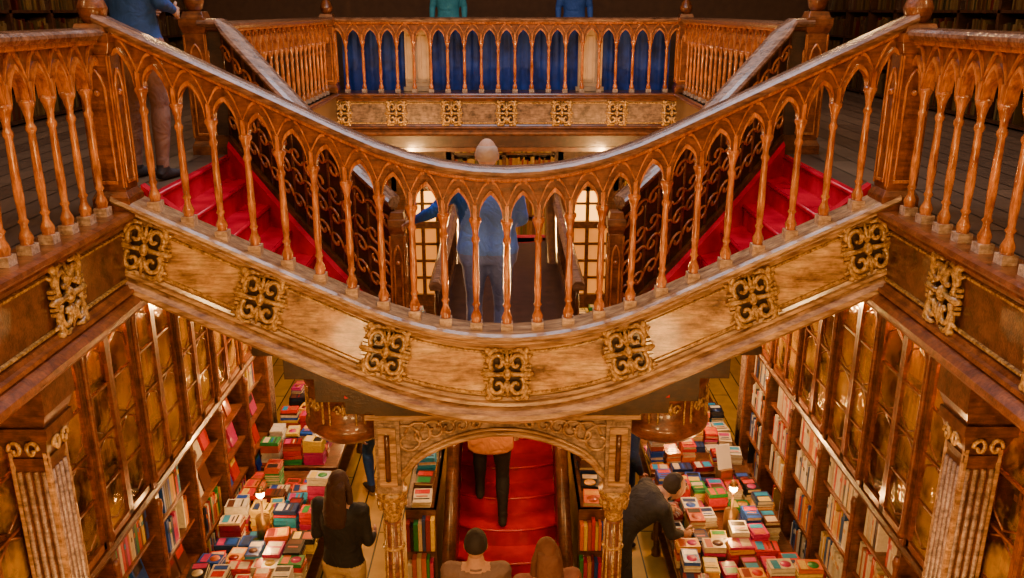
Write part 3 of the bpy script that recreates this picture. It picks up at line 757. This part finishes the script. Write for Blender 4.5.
# ------------------------------------------------------------------ people
def person(name,loc,rot,H=1.72,top=(.2,.2,.25),pants=(.05,.05,.07),shoe=(.03,.02,.02),skin=(.55,.30,.19),hair=(.03,.015,.01),J=None,longhair=False,sleeveL=None,bald=False,coat=False,scaleW=1.0):
    j=dict(pel=(0,0,.93),wai=(0,.0,1.08),che=(0,.0,1.28),nec=(0,-.01,1.46),hed=(0,.02,1.60),
      sL=(-.185,0,1.40),eL=(-.235,-.03,1.13),wL=(-.235,.08,.89),sR=(.185,0,1.40),eR=(.235,-.03,1.13),wR=(.235,.08,.89),
      hL=(-.09,0,.90),kL=(-.10,.03,.49),aL=(-.10,-.02,.08),hR=(.09,0,.90),kR=(.10,.03,.49),aR=(.10,-.02,.08))
    if J: j.update(J)
    j={k:Vector(v) for k,v in j.items()}
    S=H/1.72
    b=MB(); W=scaleW
    def L(p,q,n=5): return [p.lerp(q,i/n) for i in range(n+1)]
    tp=[j['pel']+Vector((0,0,-.10)),j['pel'],j['wai'],j['wai'].lerp(j['che'],.6),j['che'],j['che'].lerp(j['nec'],.5),j['che'].lerp(j['nec'],.78),j['nec'],j['nec'].lerp(j['hed'],.5)]
    k=1.12 if coat else 1.0
    tr=[(.10*k,.16*k*W),(.115*k,.175*k*W),(.105*k,.155*k*W),(.12*k,.17*k*W),(.128*k,.185*k*W),(.12*k,.185*k*W),(.09*k,.14*k),(.062,.068),(.052,.055)]
    b.tube(tp,tr,16,ref=(0,1,0))
    for s in 'LR':
        b.ball(j['s'+s],(.075*k,.07*k,.07*k),seg=12,rings=8)
        b.tube([j['che'].lerp(j['nec'],.5),j['s'+s]],[.08,.068],10)
        b.tube(L(j['s'+s],j['e'+s],4),[.064*k,.062*k,.055*k,.05*k,.048*k],10); b.ball(j['e'+s],.049*k,seg=10,rings=6)
        b.tube(L(j['e'+s],j['w'+s],4),[.048*k,.048*k,.042*k,.035*k,.031],10)
        b.tube(L(j['h'+s],j['k'+s],5),[.10,.098,.088,.076,.066,.062],12); b.ball(j['k'+s],.062,seg=10,rings=6)
        b.tube(L(j['k'+s],j['a'+s],5),[.06,.064,.060,.052,.045,.045],12)
        a=j['a'+s]; 
        b.tube([a+Vector((0,-.06,-.045)),a+Vector((0,-.02,-.04)),a+Vector((0,.07,-.045)),a+Vector((0,.15,-.055)),a+Vector((0,.19,-.06))],[(.03,.032),(.04,.042),(.036,.045),(.026,.043),(.014,.03)],10,ref=(0,0,1))
        b.tube([a+Vector((0,0,.05)),a+Vector((0,0,-.04))],[.045,.042],10)
    if coat:
        b.tube([j['wai'],j['pel'],j['pel']+Vector((0,0,-.18))],[(.12,.17*W),(.135,.19*W),(.14,.2*W)],16,ref=(0,1,0))
    o=b.obj('tmpb',[M_BODY])
    m=o.modifiers.new('r','REMESH'); m.mode='VOXEL'; m.voxel_size=.016
    m2=o.modifiers.new('s','SMOOTH'); m2.factor=.6; m2.iterations=5
    dg=bpy.context.evaluated_depsgraph_get(); ev=o.evaluated_get(dg); me=bpy.data.meshes.new_from_object(ev)
    bones=[('hed','nec','skin'),('nec','che','top'),('che','pel','top'),('sL','eL','slv'),('eL','wL','slv'),('sR','eR','top'),('eR','wR','top'),('hL','kL','pants'),('kL','aL','pants'),('hR','kR','pants'),('kR','aR','pants'),('hL','hR','pants')]
    cols={'skin':skin,'top':top,'pants':pants,'slv':sleeveL or top,'shoe':shoe}
    full=MB(); vs=[v.co.copy() for v in me.vertices]
    hemz=j['pel'].z-(.18 if coat else .02)
    for p in me.polygons:
        c=p.center; best=None
        for a_,b_,l in bones:
            A=j[a_];B=j[b_];d=B-A;t=max(0,min(1,(c-A).dot(d)/max(1e-9,d.dot(d))));dist=(c-(A+d*t)).length
            if best is None or dist<best[0]: best=(dist,l,a_,t)
        l=best[1]
        if l=='pants' and c.z>hemz and j['pel'].z>.6: l='top'
        if l=='top' and c.z<hemz and (c-j['pel']).length<.3: l='pants'
        if best[2]=='nec' and best[3]<.12: l='skin'
        if c.z<min(j['aL'].z,j['aR'].z)+.005 or (best[2] in('kL','kR') and best[3]>.97): l='shoe'
        full.f.append(tuple(p.vertices)); full.m.append(0); full.c.append(cols[l]); full.s.append(True)
    full.v=[tuple(v) for v in vs]
    bpy.data.objects.remove(o); bpy.data.meshes.remove(me)
    h=j['hed']
    def hf(d):
        x,y,z=d
        if z<0: x*=1-.28*(-z)**1.5; y*=1-.12*(-z)
        if y<0: y*=1.08
        return Vector((x,y,z))
    full.ball(h,(.074,.092,.115),0,skin,20,14,fn=hf)
    full.tube([h+Vector((0,.088,.03)),h+Vector((0,.105,-.005)),h+Vector((0,.112,-.025)),h+Vector((0,.088,-.035))],[.008,.012,.016,.010],8,0,skin)
    for s in (-1,1):
        full.ball(h+Vector((s*.074,-.005,-.005)),(.012,.022,.034),0,skin,8,8)
        full.ball(h+Vector((s*.028,.080,.012)),(.013,.010,.008),0,(.85,.8,.75),8,6); full.ball(h+Vector((s*.028,.088,.012)),(.006,.004,.006),0,(.03,.02,.02),8,6)
        full.tube([h+Vector((s*.014,.09,.03)),h+Vector((s*.03,.088,.034)),h+Vector((s*.046,.076,.028))],.004,6,0,hair)
    full.tube([h+Vector((-.024,.078,-.058)),h+Vector((0,.090,-.055)),h+Vector((.024,.078,-.058))],[.004,.008,.004],6,0,(.5,.15,.12))
    if not bald:
        def hr(d):
            x,y,z=d
            if y>.25 and z<.55: y=.25+(y-.25)*.3; z=max(z,.2)
            if z<-.25: z=-.25+(z+.25)*.4
            return Vector((x,y,z))
        full.ball(h+Vector((0,-.012,.016)),(.084,.098,.114),0,hair,20,14,fn=hr)
        if longhair:
            full.tube([h+Vector((0,-.05,.06)),h+Vector((0,-.085,0)),h+Vector((0,-.10,-.09)),h+Vector((0,-.12,-.19)),h+Vector((0,-.125,-.30)),h+Vector((0,-.12,-.36))],[(.04,.07),(.045,.088),(.045,.095),(.04,.105),(.03,.09),(.012,.05)],12,0,hair,ref=(0,1,0))
            for s in (-1,1): full.tube([h+Vector((s*.06,-.02,.05)),h+Vector((s*.082,-.01,-.03)),h+Vector((s*.09,-.02,-.13)),h+Vector((s*.085,-.04,-.24))],[.025,.028,.03,.012],8,0,hair)
    else:
        def hb(d):
            x,y,z=d
            if z>.45: z=.45+(z-.45)*.55
            if y>.1: y=.1+(y-.1)*.2
            if z<-.3: z=-.3+(z+.3)*.3
            return Vector((x,y,z))
        full.ball(h+Vector((0,-.010,.006)),(.080,.098,.11),0,hair,16,12,fn=hb)
    for s,sg in (('L',-1),('R',1)):
        w=j['w'+s]; d=(w-j['e'+s]).normalized(); side=Vector((0,1,0)) if abs(d.y)<.8 else Vector((0,0,1))
        side=(side-d*side.dot(d)).normalized(); nn=d.cross(side)*sg
        full.tube([w-d*.02,w+d*.02,w+d*.05,w+d*.088],[(.024,.02),(.034,.017),(.041,.016),(.038,.013)],10,0,skin,ref=side)
        for q,(off,ln) in enumerate(((.030,.066),(.010,.074),(-.010,.068),(-.029,.054))):
            p0=w+d*.08+side*off; p1=p0+d*ln*.45; p2=p1+d*ln*.3-nn*.014; p3=p2+d*ln*.16-nn*.022
            full.tube([p0,p1,p2,p3],[.0090,.0085,.0078,.0060],7,0,skin)
        p0=w+d*.025+side*.03; p1=p0+side*.026+d*.026; p2=p1+side*.008+d*.03-nn*.008
        full.tube([p0,p1,p2],[.0125,.0105,.008],7,0,skin)
    full.tube([j['nec']+Vector((.065*math.cos(a*.5236),.062*math.sin(a*.5236)-.0,-.015)) for a in range(13)],.014,6,0,top)
    ob=full.obj(name,[M_BODY])
    ob.location=loc; ob.rotation_euler=(0,0,rot); ob.scale=(S,S,S)
    return ob
walk=dict(kL=(-.10,.16,.52),aL=(-.10,.10,.12),kR=(.10,-.02,.48),aR=(.10,-.22,.10),wL=(-.24,-.06,.88),wR=(.24,.2,.93),eR=(.24,.02,1.13))
person('man_in_blue_jacket',(-.13,5.62,-1.3),0.0,1.62,top=(.10,.24,.95),pants=(.14,.20,.60),hair=(.45,.32,.25),bald=True,sleeveL=(.004,.08,.50),coat=False,scaleW=1.3,
   J=dict(hed=(0,.07,1.585),nec=(0,.02,1.46),eL=(-.38,-.02,1.20),wL=(-.54,.14,1.10),eR=(.25,.04,1.14),wR=(.20,.24,1.05)))
person('man_in_brown_trousers',(-2.42,5.90,0),-.3,1.75,top=(.01,.06,.28),pants=(.26,.12,.08),J=dict(kL=(-.12,.06,.50),aL=(-.13,.0,.08),eL=(-.25,.02,1.14),wL=(-.14,.22,1.1),wR=(.14,.22,1.08)))
person('woman_in_black_top',(-1.32,5.98,-4),-.25,1.68,top=(.012,.012,.014),pants=(.6,.42,.20),hair=(.05,.018,.008),longhair=True,J=dict(wL=(-.18,.26,1.02),eL=(-.23,.0,1.12),wR=(.16,.27,1.0),eR=(.23,.0,1.12)))
person('shopper_in_jeans',(-1.36,8.40,-4),.6,1.7,top=(.5,.3,.2),pants=(.02,.08,.28),J=walk)
person('visitor_climbing_stairs',(-.14,6.55,-3.16),0,1.7,top=(.60,.22,.06),pants=(.02,.015,.02),coat=True,
   J=dict(kL=(-.10,.2,.60),aL=(-.10,.16,.25),wL=(-.28,.14,.95),eL=(-.25,-.02,1.14)))
person('visitor_with_dark_hair',(-.22,5.17,-4),0,1.68,top=(.20,.12,.10),pants=(.05,.05,.06),hair=(.02,.012,.01))
person('woman_with_brown_hair',(.27,5.06,-4),.2,1.68,top=(.25,.09,.06),pants=(.05,.05,.06),hair=(.16,.055,.018),longhair=True)
person('browser_leaning_over_table',(.95,6.25,-4),-1.35,1.72,top=(.02,.018,.02),pants=(.03,.03,.04),hair=(.03,.02,.015),coat=True,
   J=dict(pel=(0,-.05,.92),wai=(0,.03,1.06),che=(0,.20,1.20),nec=(0,.36,1.27),hed=(0,.46,1.32),sL=(-.19,.28,1.24),sR=(.19,.28,1.24),eL=(-.24,.34,1.04),eR=(.24,.34,1.04),wL=(-.2,.46,1.0),wR=(.2,.46,1.0),hL=(-.09,-.05,.88),hR=(.09,-.05,.88)))
person('browser_in_navy_coat',(1.08,7.45,-4),-1.0,1.72,top=(.012,.035,.13),pants=(.02,.02,.04),coat=True)
person('gallery_visitor_in_teal',(-.85,13.3,0),math.pi,1.72,top=(.04,.28,.36))
person('gallery_visitor_in_blue',(1.0,13.4,0),math.pi,1.72,top=(.03,.10,.4))

# ------------------------------------------------------------------ world + camera
w=bpy.data.worlds.new('World'); bpy.context.scene.world=w; w.use_nodes=True
w.node_tree.nodes['Background'].inputs[0].default_value=(.5,.4,.35,1); w.node_tree.nodes['Background'].inputs[1].default_value=.04
cam=bpy.data.cameras.new('Camera'); co=bpy.data.objects.new('Camera',cam); bpy.context.scene.collection.objects.link(co)
cam.sensor_width=36; cam.lens=866/1024*36; cam.clip_start=.05
co.location=(0,0,1.1); co.rotation_euler=(math.radians(90-17.86),0,math.radians(-.35))
bpy.context.scene.camera=co
